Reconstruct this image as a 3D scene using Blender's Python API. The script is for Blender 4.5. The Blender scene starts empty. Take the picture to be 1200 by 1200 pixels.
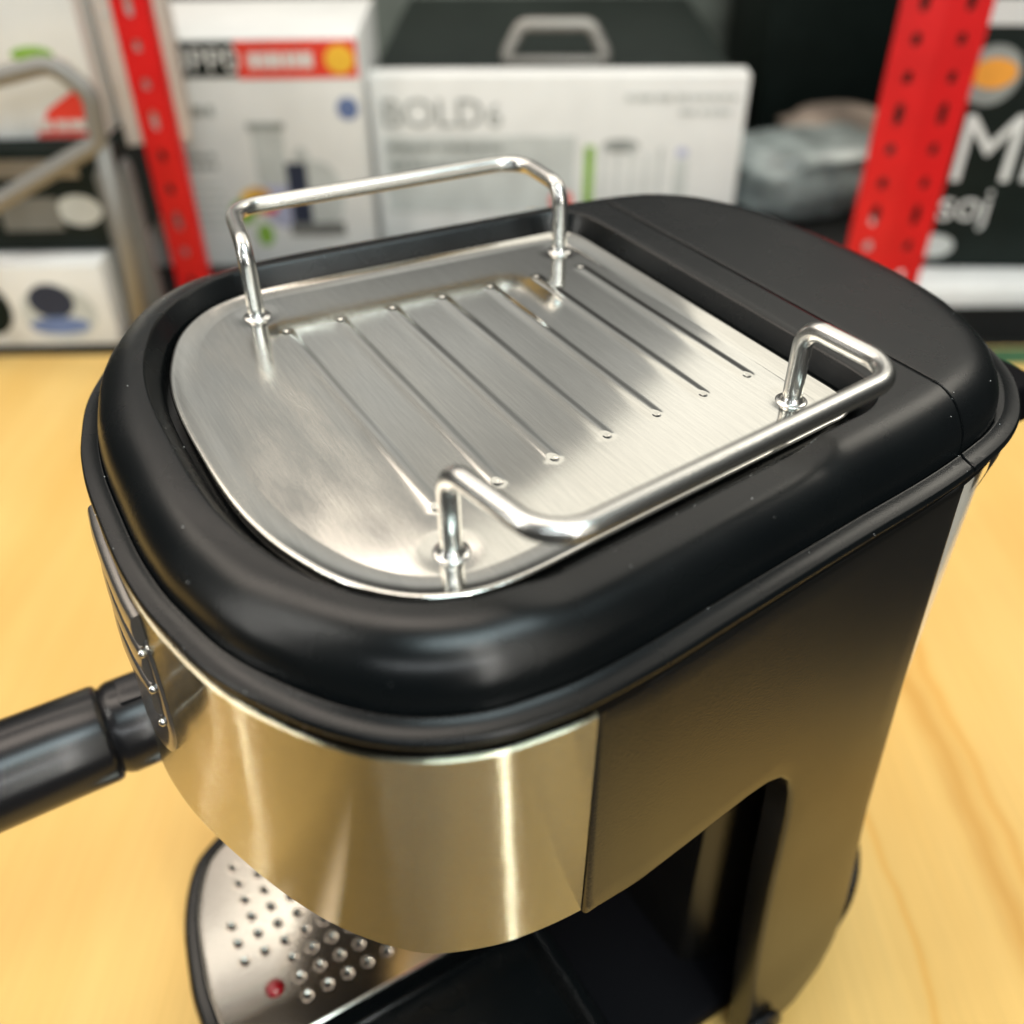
import bpy, bmesh, math, random
from mathutils import Vector, Matrix
from mathutils.geometry import delaunay_2d_cdt
random.seed(4)
sc = bpy.context.scene
col = sc.collection
U = 0.017                      # one modelling unit in metres (pitch of the embossed ribs)

# ------------------------------------------------------------------ camera
CAM = Vector((12.3222, -4.2741, 8.1589))
RGT = Vector((0.50951, 0.86043, -0.00693)); DWN = Vector((0.53086, -0.32068, -0.78445)); FWD = Vector((-0.67719, 0.39601, -0.62016))
cam = bpy.data.cameras.new('camera'); co = bpy.data.objects.new('camera', cam); col.objects.link(co)
M3 = Matrix((RGT, -DWN, -FWD)).transposed()
co.matrix_world = Matrix.Translation(CAM * U) @ M3.to_4x4()
cam.sensor_width = 36; cam.lens = 36 * 1114.4 / 1200
cam.shift_y = -9.9 / 1200
cam.clip_start = .01; cam.clip_end = 50
cam.dof.use_dof = True; cam.dof.focus_distance = 15.0 * U; cam.dof.aperture_fstop = 6.4
sc.camera = co

# ------------------------------------------------------------------ light
FA = math.atan2(0.8632, 0.5048)           # heading of the shelf row behind: local x = along the shelf, local y = away
FX = Vector((0.5048, 0.8632, 0)); FY = Vector((-0.8632, 0.5048, 0))
w = bpy.data.worlds.new('World'); sc.world = w; w.use_nodes = True
nt = w.node_tree; N = nt.nodes; Lk = nt.links
bg = N['Background']; tc = N.new('ShaderNodeTexCoord'); sx = N.new('ShaderNodeSeparateXYZ'); rp = N.new('ShaderNodeValToRGB')
mr = N.new('ShaderNodeMapRange'); mr.inputs[1].default_value = -1; mr.inputs[2].default_value = 1
Lk.new(tc.outputs['Generated'], sx.inputs[0]); Lk.new(sx.outputs['Z'], mr.inputs[0]); Lk.new(mr.outputs[0], rp.inputs[0]); Lk.new(rp.outputs[0], bg.inputs[0])
e = rp.color_ramp.elements
e[0].position = .655; e[0].color = (.06, .057, .053, 1); e[1].position = .745; e[1].color = (.52, .515, .49, 1)
e2 = e.new(.80); e2.color = (.50, .48, .44, 1); e3 = e.new(.92); e3.color = (.34, .33, .32, 1)
# the room is brighter towards the shelves than behind the photographer
dp = N.new('ShaderNodeVectorMath'); dp.operation = 'DOT_PRODUCT'; dp.inputs[1].default_value = FY
m2_ = N.new('ShaderNodeMapRange'); m2_.inputs[1].default_value = -.25; m2_.inputs[2].default_value = .55; m2_.inputs[3].default_value = .06; m2_.inputs[4].default_value = 1.0
Lk.new(tc.outputs['Generated'], dp.inputs[0]); Lk.new(dp.outputs['Value'], m2_.inputs[0]); wn = N.new('ShaderNodeTexNoise'); wn.inputs['Scale'].default_value = 2.6; wn.inputs['Detail'].default_value = 3
wm = N.new('ShaderNodeMapRange'); wm.inputs[1].default_value = .35; wm.inputs[2].default_value = .65; wm.inputs[3].default_value = .72; wm.inputs[4].default_value = 1.18
ml = N.new('ShaderNodeMath'); ml.operation = 'MULTIPLY'
Lk.new(tc.outputs['Generated'], wn.inputs['Vector']); Lk.new(wn.outputs['Fac'], wm.inputs[0]); Lk.new(wm.outputs[0], ml.inputs[0]); Lk.new(m2_.outputs[0], ml.inputs[1]); Lk.new(ml.outputs[0], bg.inputs[1])

def area(name, az, el, H, sx_, sy_, P, colr, rot=0.0, origin=Vector((0, 2, 0))):
    """ceiling panel at height H, seen from the machine at azimuth az / elevation el (degrees)"""
    d = H / math.tan(math.radians(el)); a = math.radians(az)
    pos = origin + FX * (d * math.sin(a)) + FY * (d * math.cos(a)) + Vector((0, 0, H))
    l = bpy.data.lights.new(name, 'AREA'); l.shape = 'RECTANGLE'; l.size = sx_ * U; l.size_y = sy_ * U
    l.energy = P * (sx_ * U) * (sy_ * U) * math.pi; l.color = colr      # P = radiance
    o = bpy.data.objects.new(name, l); col.objects.link(o)
    o.location = pos * U; o.rotation_euler = (0, 0, FA + rot)
    return o
WARM = (1, .93, .80); COOL = (.80, .95, 1); NEU = (1, .97, .90)
# big ceiling panel whose edge shows as the step of brightness on the cup tray
H = 110
pe = (-.03 * H, 1.18 * H); dirx = (.61, .79); nrm = (.79, -.61)
cx = pe[0] + dirx[0] * .12 * H + nrm[0] * .45 * H; cy = pe[1] + dirx[1] * .12 * H + nrm[1] * .45 * H
def area_rf(name, r, f, H, sx_, sy_, P, colr, rot, tilt=None):
    l = bpy.data.lights.new(name, 'AREA'); l.shape = 'RECTANGLE'; l.size = sx_ * U; l.size_y = sy_ * U
    l.energy = P * (sx_ * U) * (sy_ * U) * math.pi; l.color = colr
    o = bpy.data.objects.new(name, l); col.objects.link(o)
    pos = Vector((0, 3, 0)) + FX * r + FY * f + Vector((0, 0, H))
    o.location = pos * U; o.rotation_euler = (0, 0, FA + rot)
area_rf('ceiling_panel_light', cx, cy, H, 1.62 * H, .9 * H, .98, WARM, math.atan2(dirx[1], dirx[0]))
area('tube_light_front', -34, 56.4, 125, 30, 3.6, 5, NEU, math.radians(30))
area_rf('added_light_far', -.62 * H, .92 * H, H, 1.3 * H, .26 * H, 3.4, (1, .86, .74), math.radians(4))  # added unseen lamp, brightens the cover lip and tray ribs
area_rf('ceiling_light_front', -.42 * H, .20 * H, H, 1.25 * H, .36 * H, 5.0, (1, .88, .76), 0)
area_rf('ceiling_light_right', 1.0 * H, .72 * H, H, .7 * H, .6 * H, 4.6, WARM, 0)
area_rf('shelf_fill_light', 0, -1.5 * H, .8 * H, 1.6 * H, .2 * H, 12, (.93, .98, 1), 0)  # added fill from behind the camera, lifts the carton fronts
area_rf('ceiling_light_left', -1.25 * H, .45 * H, H, .35 * H, .9 * H, 4.2, (1, .88, .74), 0)
area_rf('ceiling_light_overhead', .25 * H, -.45 * H, H, .7 * H, .35 * H, 9.5, (.78, .96, 1), .3)

def upright_light(name, az, dist, z0, z1, wd, P, colr):
    """added tall area light, unseen, facing the machine to brighten the steel band"""
    a = math.radians(az); pos = FX * (dist * math.sin(a)) + FY * (dist * math.cos(a)) + Vector((0, 0, (z0 + z1) / 2))
    l = bpy.data.lights.new(name, 'AREA'); l.shape = 'RECTANGLE'; l.size = wd * U; l.size_y = (z1 - z0) * U
    l.energy = P * wd * (z1 - z0) * U * U * math.pi; l.color = colr
    o = bpy.data.objects.new(name, l); col.objects.link(o); o.location = pos * U
    o.rotation_euler = pos.to_track_quat('Z', 'Y').to_euler()
upright_light('streak_light_left', -114, 100, -10, 110, 1.0, 85, NEU)  # added, unseen: draws a bright streak on the left of the band
upright_light('streak_light_far_left', -103, 100, -10, 110, .5, 95, NEU)  # second added strip, for the thinner streak beside it
upright_light('streak_light_right', 153, 100, -17, 120, 1.4, 115, NEU)  # added, unseen: draws the streak on the right of the band
upright_light('warm_fill_right', 134, 110, -12, 90, 42, .9, WARM)  # added unseen warm panel, lightens the right part of the band

sc.view_settings.view_transform = 'Standard'; sc.view_settings.look = 'None'
sc.view_settings.exposure = 0.12; sc.view_settings.gamma = 1; sc.view_settings.use_curve_mapping = False
sc.render.engine = 'CYCLES'

# ------------------------------------------------------------------ materials
def mat(name, base=(.5, .5, .5), rough=.5, metal=0, spec=.5, aniso=0, arot=0, trans=0, ior=1.45, emis=None):
    m = bpy.data.materials.new(name); m.use_nodes = True
    b = m.node_tree.nodes['Principled BSDF']
    b.inputs['Base Color'].default_value = (*base, 1); b.inputs['Roughness'].default_value = rough
    b.inputs['Metallic'].default_value = metal; b.inputs['Specular IOR Level'].default_value = spec
    b.inputs['Anisotropic'].default_value = aniso; b.inputs['Anisotropic Rotation'].default_value = arot
    b.inputs['Transmission Weight'].default_value = trans; b.inputs['IOR'].default_value = ior
    return m, m.node_tree, b
def coords(nt, scale=(1, 1, 1), rot=(0, 0, 0)):
    t = nt.nodes.new('ShaderNodeTexCoord'); mp = nt.nodes.new('ShaderNodeMapping')
    mp.inputs['Scale'].default_value = [s / U for s in scale]; mp.inputs['Rotation'].default_value = rot
    nt.links.new(t.outputs['Object'], mp.inputs[0]); return mp.outputs[0]
def noise(nt, vec, scale, detail=4, rough=.5):
    n = nt.nodes.new('ShaderNodeTexNoise'); n.inputs['Scale'].default_value = scale; n.inputs['Detail'].default_value = detail
    n.inputs['Roughness'].default_value = rough; nt.links.new(vec, n.inputs['Vector']); return n.outputs['Fac']
def ramp(nt, fac, p0, c0, p1, c1):
    r = nt.nodes.new('ShaderNodeValToRGB'); r.color_ramp.elements[0].position = p0; r.color_ramp.elements[1].position = p1
    c0 = c0 if isinstance(c0, tuple) else (c0,) * 3; c1 = c1 if isinstance(c1, tuple) else (c1,) * 3
    r.color_ramp.elements[0].color = (*c0, 1); r.color_ramp.elements[1].color = (*c1, 1)
    nt.links.new(fac, r.inputs[0]); return r.outputs[0]
def bump(nt, b, h, strength, dist):
    n = nt.nodes.new('ShaderNodeBump'); n.inputs['Strength'].default_value = strength; n.inputs['Distance'].default_value = dist
    nt.links.new(h, n.inputs['Height']); nt.links.new(n.outputs[0], b.inputs['Normal']); return n
def math_n(nt, op, a, b):
    n = nt.nodes.new('ShaderNodeMath'); n.operation = op
    for i, v in enumerate((a, b)):
        if isinstance(v, (int, float)): n.inputs[i].default_value = v
        else: nt.links.new(v, n.inputs[i])
    return n.outputs[0]

# satin black plastic with the fine grain of the moulded cover
M_BLACK, nt, b = mat('satin_black_plastic', (.003, .004, .0045), .25, spec=.43)
v = coords(nt); g = noise(nt, v, 38, 3, .6); bump(nt, b, g, .13, .0003)
nt.links.new(ramp(nt, noise(nt, v, .8, 5), .3, .235, .7, .30), b.inputs['Roughness'])
M_SIDE, nt, b = mat('black_side_plastic', (.005, .0047, .004), .27, spec=.75)
v = coords(nt); g = noise(nt, v, 26, 3, .6); bump(nt, b, g, .2, .0004)
M_DARK, nt, b = mat('deep_black_plastic', (.003, .003, .004), .6, spec=.06)
M_GAP, nt, b = mat('shadow_gap', (.003, .003, .003), .8, spec=.1)
M_HANDLE, nt, b = mat('black_bakelite', (.008, .008, .009), .27, spec=.55)
v = coords(nt); bump(nt, b, noise(nt, v, 30, 2), .05, .0003)
# brushed tray sheet
M_TRAY, nt, b = mat('brushed_tray_steel', (.60, .585, .545), .16, metal=1)
v = coords(nt, (1, 1, 1)); vs = coords(nt, (3.0, 34, 6), (0, 0, .06))
brush = noise(nt, vs, 1.0, 4, .7)
sm1 = ramp(nt, noise(nt, coords(nt, (.34, .95, 1), (0, 0, -.45)), .9, 4, .5), .40, 0.0, .76, 1.0)
grain = noise(nt, v, 30, 2, .7)
smm = math_n(nt, 'MULTIPLY', sm1, ramp(nt, grain, .3, .5, .65, 1.0))
# smears lie mostly on the front half of the sheet
sp = nt.nodes.new('ShaderNodeSeparateXYZ'); nt.links.new(v, sp.inputs[0])
mk = ramp(nt, math_n(nt, 'ADD', math_n(nt, 'MULTIPLY', sp.outputs['Y'], .2), .45), .25, 1.0, .95, .12)
smm = math_n(nt, 'MULTIPLY', smm, mk)
rr = math_n(nt, 'ADD', math_n(nt, 'MULTIPLY', smm, .22), math_n(nt, 'ADD', math_n(nt, 'MULTIPLY', brush, .07), .055))
nt.links.new(rr, b.inputs['Roughness'])
mx = nt.nodes.new('ShaderNodeMix'); mx.data_type = 'RGBA'; mx.inputs[6].default_value = (.62, .62, .585, 1); mx.inputs[7].default_value = (.76, .74, .67, 1)
nt.links.new(smm, mx.inputs[0])
mb = nt.nodes.new('ShaderNodeMix'); mb.data_type = 'RGBA'; mb.blend_type = 'MULTIPLY'; mb.inputs[0].default_value = 1
nt.links.new(mx.outputs[2], mb.inputs[6]); nt.links.new(ramp(nt, noise(nt, coords(nt, (1.2, 22, 4), (0, 0, .25)), 1.0, 4, .7), .3, .90, .7, 1.02), mb.inputs[7]); nt.links.new(mb.outputs[2], b.inputs['Base Color'])
hh = math_n(nt, 'ADD', math_n(nt, 'MULTIPLY', brush, .5), math_n(nt, 'MULTIPLY', grain, .5))
bump(nt, b, hh, .025, .0002)
# front band, brushed round the curve
M_PANEL, nt, b = mat('brushed_band_steel', (.67, .605, .43), .15, metal=1)
# hair-fine grooves running round the band tip the normal up and down at random
wn_ = nt.nodes.new('ShaderNodeTexWhiteNoise'); wn_.noise_dimensions = '3D'; nt.links.new(coords(nt, (900, 900, 900)), wn_.inputs['Vector'])
sc3 = nt.nodes.new('ShaderNodeSeparateColor'); nt.links.new(wn_.outputs['Color'], sc3.inputs[0])
tot = math_n(nt, 'SUBTRACT', math_n(nt, 'ADD', math_n(nt, 'ADD', sc3.outputs[0], sc3.outputs[1]), sc3.outputs[2]), 1.5)
hair = math_n(nt, 'SUBTRACT', noise(nt, coords(nt, (.25, .25, 26)), 1.0, 6, .75), .5)
slope = math_n(nt, 'ADD', math_n(nt, 'MULTIPLY', tot, .92), math_n(nt, 'MULTIPLY', hair, .22))
cz = nt.nodes.new('ShaderNodeCombineXYZ'); nt.links.new(slope, cz.inputs['Z'])
geo = nt.nodes.new('ShaderNodeNewGeometry'); va = nt.nodes.new('ShaderNodeVectorMath'); va.operation = 'ADD'
nt.links.new(geo.outputs['Normal'], va.inputs[0]); nt.links.new(cz.outputs[0], va.inputs[1])
vn = nt.nodes.new('ShaderNodeVectorMath'); vn.operation = 'NORMALIZE'; nt.links.new(va.outputs[0], vn.inputs[0]); nt.links.new(vn.outputs[0], b.inputs['Normal'])
nt.links.new(ramp(nt, noise(nt, coords(nt, (.5, .5, 30)), 1.3, 6, .8), .3, (.54, .505, .375), .7, (.68, .64, .49)), b.inputs['Base Color'])
M_CHROME, nt, b = mat('polished_wire_steel', (.66, .66, .635), .27, metal=1)
bump(nt, b, noise(nt, coords(nt, (1, 1, 1)), 3.0, 3), .06, .0008)
M_CTRL = mat('grey_control_metal', (.20, .19, .18), .25, metal=.8)[0]
M_PLATE, nt, b = mat('drip_plate_steel', (.62, .57, .50), .15, metal=1)
v = coords(nt); bump(nt, b, noise(nt, v, 24, 2), .02, .0003)
M_RED, nt, b = mat('red_float_plastic', (.26, .004, .008), .12, spec=.7); b.inputs['Coat Weight'].default_value = .6
M_TANK, nt, b = mat('smoky_tank_plastic', (.95, .90, .78), .2, trans=.45, ior=1.3)
M_GREYP, nt, b = mat('grey_plastic', (.20, .19, .18), .35)
# table
M_TABLE, nt, b = mat('honey_wood', (.72, .45, .15), .38, spec=.35)
v = coords(nt); vg = coords(nt, (1.0, .06, 1.0)); vf = coords(nt, (9, .25, 9))
gr = noise(nt, vg, .32, 6, .6); fi = noise(nt, vf, 1.0, 4, .6); cl = noise(nt, v, .055, 3)
c1 = ramp(nt, gr, .3, (.68, .43, .125), .68, (.755, .52, .18))
mx = nt.nodes.new('ShaderNodeMix'); mx.data_type = 'RGBA'; mx.blend_type = 'MULTIPLY'; mx.inputs[0].default_value = 1
nt.links.new(c1, mx.inputs[6]); nt.links.new(ramp(nt, fi, .3, .90, .7, 1.0), mx.inputs[7])
m2 = nt.nodes.new('ShaderNodeMix'); m2.data_type = 'RGBA'; m2.blend_type = 'MULTIPLY'; m2.inputs[0].default_value = 1
nt.links.new(mx.outputs[2], m2.inputs[6]); nt.links.new(ramp(nt, cl, .35, (.94, .88, .80), .65, (1, 1, 1)), m2.inputs[7])
# dark wavering streaks near the machine's back
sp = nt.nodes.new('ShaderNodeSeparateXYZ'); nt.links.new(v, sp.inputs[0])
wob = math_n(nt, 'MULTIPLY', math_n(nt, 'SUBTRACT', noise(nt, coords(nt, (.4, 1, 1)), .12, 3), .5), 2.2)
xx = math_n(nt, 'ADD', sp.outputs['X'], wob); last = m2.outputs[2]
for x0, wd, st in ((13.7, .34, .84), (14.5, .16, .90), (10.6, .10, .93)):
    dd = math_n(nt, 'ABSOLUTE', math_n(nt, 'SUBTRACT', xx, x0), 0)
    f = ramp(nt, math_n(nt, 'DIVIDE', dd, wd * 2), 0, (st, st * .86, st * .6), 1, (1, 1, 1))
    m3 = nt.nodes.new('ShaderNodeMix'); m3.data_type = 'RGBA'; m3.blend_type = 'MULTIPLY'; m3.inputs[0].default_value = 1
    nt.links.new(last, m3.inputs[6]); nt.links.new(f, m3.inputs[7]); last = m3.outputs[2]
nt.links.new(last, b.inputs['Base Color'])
def plain(name, c, r=.5, spec=.4, var=.12, sc_=.5):
    m, nt, b = mat(name, c, r, spec=spec)
    n = noise(nt, coords(nt), sc_, 4)
    lo = tuple(x * (1 - var) for x in c); hi = tuple(min(1, x * (1 + var)) for x in c)
    nt.links.new(ramp(nt, n, .35, lo, .65, hi), b.inputs['Base Color']); return m
P_WHITE = plain('white_card', (.74, .75, .74), .45, var=.03); P_BLACK = plain('black_card', (.010, .015, .013), .5, spec=.12)
P_RED = plain('red_paint', (.62, .010, .012), .4, var=.06); P_REDINK = plain('red_ink', (.75, .05, .03), .5, var=.05)
P_YEL = plain('yellow_ink', (.85, .50, .05), .5); P_GREYINK = plain('grey_ink', (.30, .32, .31), .6); P_LGREY = plain('pale_grey_ink', (.52, .55, .54), .6)
P_BLUE = plain('blue_ink', (.13, .19, .38), .5); P_NAVY = plain('navy_ink', (.02, .03, .06), .5); P_GREEN = plain('green_ink', (.22, .40, .06), .5)
P_ORANGE = plain('orange_ink', (.85, .36, .05), .5); P_GOLD = plain('ochre_ink', (.62, .33, .06), .5); P_LILAC = plain('lilac_ink', (.42, .44, .60), .5)
P_PINK = plain('pinkish_paper', (.62, .56, .52), .6, var=.04); P_SHELF = plain('shelf_black', (.010, .011, .011), .6)
P_WALL = plain('dark_wall', (.05, .055, .05), .7, var=.35, sc_=.06); P_FLOOR = plain('floor_grey', (.05, .046, .04), .6, sc_=.1)
P_WRAP = plain('clear_wrap', (.30, .35, .35), .25, spec=.8, var=.45, sc_=.35); P_DKGREEN = plain('dark_green_grey', (.17, .19, .165), .5, var=.5, sc_=.12)
P_TAUPE = plain('taupe_sack', (.22, .18, .15), .7, var=.45, sc_=.3); P_GREYC = plain('grey_cylinder_plastic', (.16, .165, .16), .4); P_TURF = plain('green_mat', (.03, .09, .04), .7)
P_BRUSH = mat('far_steel', (.24, .235, .22), .5, metal=.4)[0]; P_ALU = mat('far_dull_metal', (.28, .27, .25), .4, metal=.6)[0]

# ------------------------------------------------------------------ mesh helpers
def mesh(name, verts, faces, m, parent=None, smooth=True, loc=None, autos=None):
    me = bpy.data.meshes.new(name); me.from_pydata([Vector(v) * U for v in verts], [], faces); me.validate(); me.update()
    me.materials.append(m)
    if smooth:
        me.polygons.foreach_set('use_smooth', [True] * len(me.polygons))
        if autos: me.set_sharp_from_angle(angle=math.radians(autos))
    o = bpy.data.objects.new(name, me); col.objects.link(o)
    if parent: o.parent = parent
    if loc is not None: o.location = Vector(loc) * U
    return o
def fixn(o):
    bm = bmesh.new(); bm.from_mesh(o.data); bmesh.ops.recalc_face_normals(bm, faces=bm.faces); bm.to_mesh(o.data); bm.free(); return o
def thing(name, label, cat, loc=(0, 0, 0), rz=0, group=None):
    o = bpy.data.objects.new(name, None); col.objects.link(o); o.location = Vector(loc) * U; o.rotation_euler = (0, 0, rz); o.empty_display_size = .02
    o['label'] = label; o['category'] = cat
    if group: o['group'] = group
    return o
def tag(o, label, cat, group=None):
    o['label'] = label; o['category'] = cat
    if group: o['group'] = group
    return o
def catmull(p, n=12, closed=False):
    p = [Vector(q) for q in p]; out = []; L = len(p)
    rng = range(L if closed else L - 1)
    for i in rng:
        a, b_, c, d = (p[(i - 1) % L] if closed or i > 0 else p[0] * 2 - p[1]), p[i], p[(i + 1) % L], (p[(i + 2) % L] if closed or i + 2 < L else p[-1] * 2 - p[-2])
        for k in range(n):
            t = k / n; out.append(.5 * (2 * b_ + (c - a) * t + (2 * a - 5 * b_ + 4 * c - d) * t * t + (3 * b_ - a - 3 * c + d) * t ** 3))
    if not closed: out.append(p[-1])
    return out
def sym(half):
    """closed outline from its right half, front centre to back centre"""
    return catmull(list(half) + [(-x, y) for x, y in reversed(half[1:-1])], 14, True)
def offset(cv, d):
    n = len(cv); out = []
    for i, p in enumerate(cv):
        t = (cv[(i + 1) % n] - cv[i - 1]).normalized(); out.append(p + Vector((t.y, -t.x)) * d)
    return out
CEN = Vector((0, 3.3)); NA = 288
def polar(cv, na=NA, cen=CEN):
    rs = []
    pts = [(math.atan2(p.y - cen.y, p.x - cen.x), p) for p in cv]
    n = len(cv)
    for k in range(na):
        a = 2 * math.pi * k / na - math.pi; d = Vector((math.cos(a), math.sin(a))); best = None
        for i in range(n):
            p = cv[i] - cen; q = cv[(i + 1) % n] - cen
            s1 = d.x * p.y - d.y * p.x; s2 = d.x * q.y - d.y * q.x
            if s1 <= 0 < s2 or s2 <= 0 < s1:
                t = s1 / (s1 - s2); h = p.lerp(q, t)
                r = h.dot(d)
                if r > 0 and (best is None or r > best): best = r
        rs.append((cen.x + d.x * best, cen.y + d.y * best))
    return rs
def loft(rings, close=True, cap0=False, cap1=False):
    vs = []; fs = []; n = len(rings[0])
    for r in rings: vs += r
    for j in range(len(rings) - 1):
        for i in range(n if close else n - 1):
            a = j * n + i; b_ = j * n + (i + 1) % n; fs.append((a, b_, b_ + n, a + n))
    if cap0: fs.append(tuple(range(n))[::-1])
    if cap1: fs.append(tuple((len(rings) - 1) * n + i for i in range(n)))
    return vs, fs
def at(ring, z): return [(x, y, z) for x, y in ring]
def tube(path, r, n=14, cap=True):
    path = [Vector(p) for p in path]; T = []
    for i in range(len(path)):
        T.append((path[min(i + 1, len(path) - 1)] - path[max(i - 1, 0)]).normalized())
    up = Vector((0, 0, 1)) if abs(T[0].z) < .9 else Vector((1, 0, 0)); u = T[0].cross(up).normalized(); rings = []
    for i, p in enumerate(path):
        u = (u - T[i] * u.dot(T[i])).normalized(); w_ = T[i].cross(u); rr = r[i] if isinstance(r, (list, tuple)) else r
        rings.append([tuple(p + (u * math.cos(2 * math.pi * k / n) + w_ * math.sin(2 * math.pi * k / n)) * rr) for k in range(n)])
    return loft(rings, True, cap, cap)
def fillet(pts, rad, n=8):
    pts = [Vector(p) for p in pts]; out = [pts[0]]
    for i in range(1, len(pts) - 1):
        a, b_, c = pts[i - 1], pts[i], pts[i + 1]; r = rad[i - 1] if isinstance(rad, (list, tuple)) else rad
        u = (a - b_).normalized(); v_ = (c - b_).normalized(); ang = u.angle(v_); t = min(r / math.tan(ang / 2), (a - b_).length * .49, (c - b_).length * .49)
        rr = t * math.tan(ang / 2); bis = (u + v_).normalized(); cc = b_ + bis * (rr / math.sin(ang / 2)); p0 = b_ + u * t - cc; p1 = b_ + v_ * t - cc; th = p0.angle(p1)
        for k in range(n + 1):
            s = k / n; out.append(cc + (p0 * math.sin((1 - s) * th) + p1 * math.sin(s * th)) / math.sin(th))
    out.append(pts[-1]); return out
def densify(path, d):
    out = []
    for a, b_ in zip(path, path[1:]):
        n = max(1, int((b_ - a).length / d)); out += [a.lerp(b_, k / n) for k in range(n)]
    return out + [path[-1]]
def rbox(x0, x1, y0, y1, z0, z1, bev=.1):
    """box with chamfered edges"""
    bm = bmesh.new(); bmesh.ops.create_cube(bm, size=1)
    for v_ in bm.verts: v_.co = Vector(((x0 + x1) / 2 + v_.co.x * (x1 - x0), (y0 + y1) / 2 + v_.co.y * (y1 - y0), (z0 + z1) / 2 + v_.co.z * (z1 - z0)))
    if bev: bmesh.ops.bevel(bm, geom=bm.edges[:], offset=bev, segments=2, affect='EDGES', profile=.5)
    vs = [tuple(v_.co) for v_ in bm.verts]; fs = [tuple(v_.index for v_ in f.verts) for f in bm.faces]; bm.verts.index_update(); bm.free(); return vs, fs
def lathe(prof, n=24, axis='z', c=(0, 0, 0)):
    rings = []
    for r, h in prof:
        ring = []
        for k in range(n):
            a = 2 * math.pi * k / n; x, y = r * math.cos(a), r * math.sin(a)
            if axis == 'z': ring.append((c[0] + x, c[1] + y, c[2] + h))
            elif axis == 'y': ring.append((c[0] + x, c[1] + h, c[2] + y))
            else: ring.append((c[0] + h, c[1] + x, c[2] + y))
        rings.append(ring)
    return loft(rings)
def merge(*parts):
    vs = []; fs = []
    for v_, f in parts:
        k = len(vs); vs += v_; fs += [tuple(i + k for i in q) for q in f]
    return vs, fs

# ------------------------------------------------------------------ outlines
LIP = sym([(0, -4.06), (.95, -4.05), (1.7, -3.99), (2.41, -3.87), (3.62, -3.53), (4.66, -2.98), (5.4, -2.42), (5.91, -1.8), (6.25, -1.05), (6.38, -.35), (6.43, .32), (6.38, 1.38), (6.25, 2.59), (6.11, 3.92), (5.96, 5.38), (5.81, 6.98), (5.66, 8.03),
           (5.45, 9.0), (5.18, 9.7), (4.85, 10.22), (4.38, 10.75), (3.9, 11.12), (3.3, 11.45), (2.4, 11.8), (1.2, 12.0), (0, 12.05)])
TRAYO = sym([(0, -2.44), (1.08, -2.42), (2.0, -2.32), (2.85, -2.10), (3.75, -1.70), (4.4, -1.12), (4.73, -.45), (4.81, .3), (4.715, 1.46), (4.574, 2.99), (4.417, 4.69), (4.30, 5.9), (4.24, 6.45), (4.05, 6.76), (3.7, 6.87), (3.0, 6.885), (1.5, 6.89), (0, 6.895)])
YS = 8.03
machine = thing('espresso_machine', 'black and stainless steel espresso machine with chrome cup rails on its top', 'coffee machine', (0, 0, -17.3))
def child(name, vf, m, parent=None, **k):
    o = mesh(name, [(x, y, z + 17.3) for x, y, z in vf[0]], vf[1], m, parent or machine, **k); return o
def sub(name, vf, m, parent, **k):        # children of a part sit in the same frame
    return mesh(name, [(x, y, z + 17.3) for x, y, z in vf[0]], vf[1], m, parent, **k)

# ------------------------------------------------------------------ top cover and tank lid
prof = []
for off, z in ((-.32, -.81), (-.06, -.81), (-.012, -.80), (0, -.775), (0, -.745), (-.008, -.70), (-.035, -.672), (-.06, -.676), (-.15, -.655), (-.255, -.63), (-.285, -.605), (-.305, -.60), (-.325, -.615), (-.335, -.64)): prof.append(('L', off, z))
for k in range(0, 15):
    t = math.radians(90 * k / 14); n = 2.1
    prof.append(('L', -.335 - .86 * (1 - abs(math.cos(t)) ** (2 / n)), -.60 + .93 * math.sin(t) ** (2 / n)))
polL = {}
rings = []
for kind, off, z in prof:
    key = round(off, 4)
    if key not in polL: polL[key] = polar(offset(LIP, off))
    yb = .42 if off < -.31 else 0
    rings.append([(x, y - yb * max(0, min(1, (y - 8.7) / 2.6)) ** 1.3, z) for x, y in polL[key]])
NOUT = len(rings)
ra = [Vector(p[:2]) for p in rings[-1]]; rb = [Vector(p) for p in polar(offset(TRAYO, .36))]
for t in (.06, .5, .94): rings.append([(*a.lerp(b_, t), .33) for a, b_ in zip(ra, rb)])
NOUT = len(rings)
for off, z in ((.36, .328), (.345, .318), (.32, .285), (.235, .15), (.15, .03), (.125, -.02), (.12, -.35), (-.5, -.36)):
    rings.append(at(polar(offset(TRAYO, off)), z))
def sstep(a, b_, x): t = max(0, min(1, (x - a) / (b_ - a))); return t * t * (3 - 2 * t)
for j, r in enumerate(rings):                     # shallow finger scoop along both long sides
    if NOUT - 12 <= j <= NOUT + 3:
        dep = .10 * (1 if j >= NOUT - 5 else (j - NOUT + 13) / 8)
        rings[j] = [(x, y, z - dep * sstep(-.2, .7, y) * (1 - sstep(4.9, 5.5, y)) * sstep(3.5, 4.4, x)) for x, y, z in r]
cv, cf = loft(rings)
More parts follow.
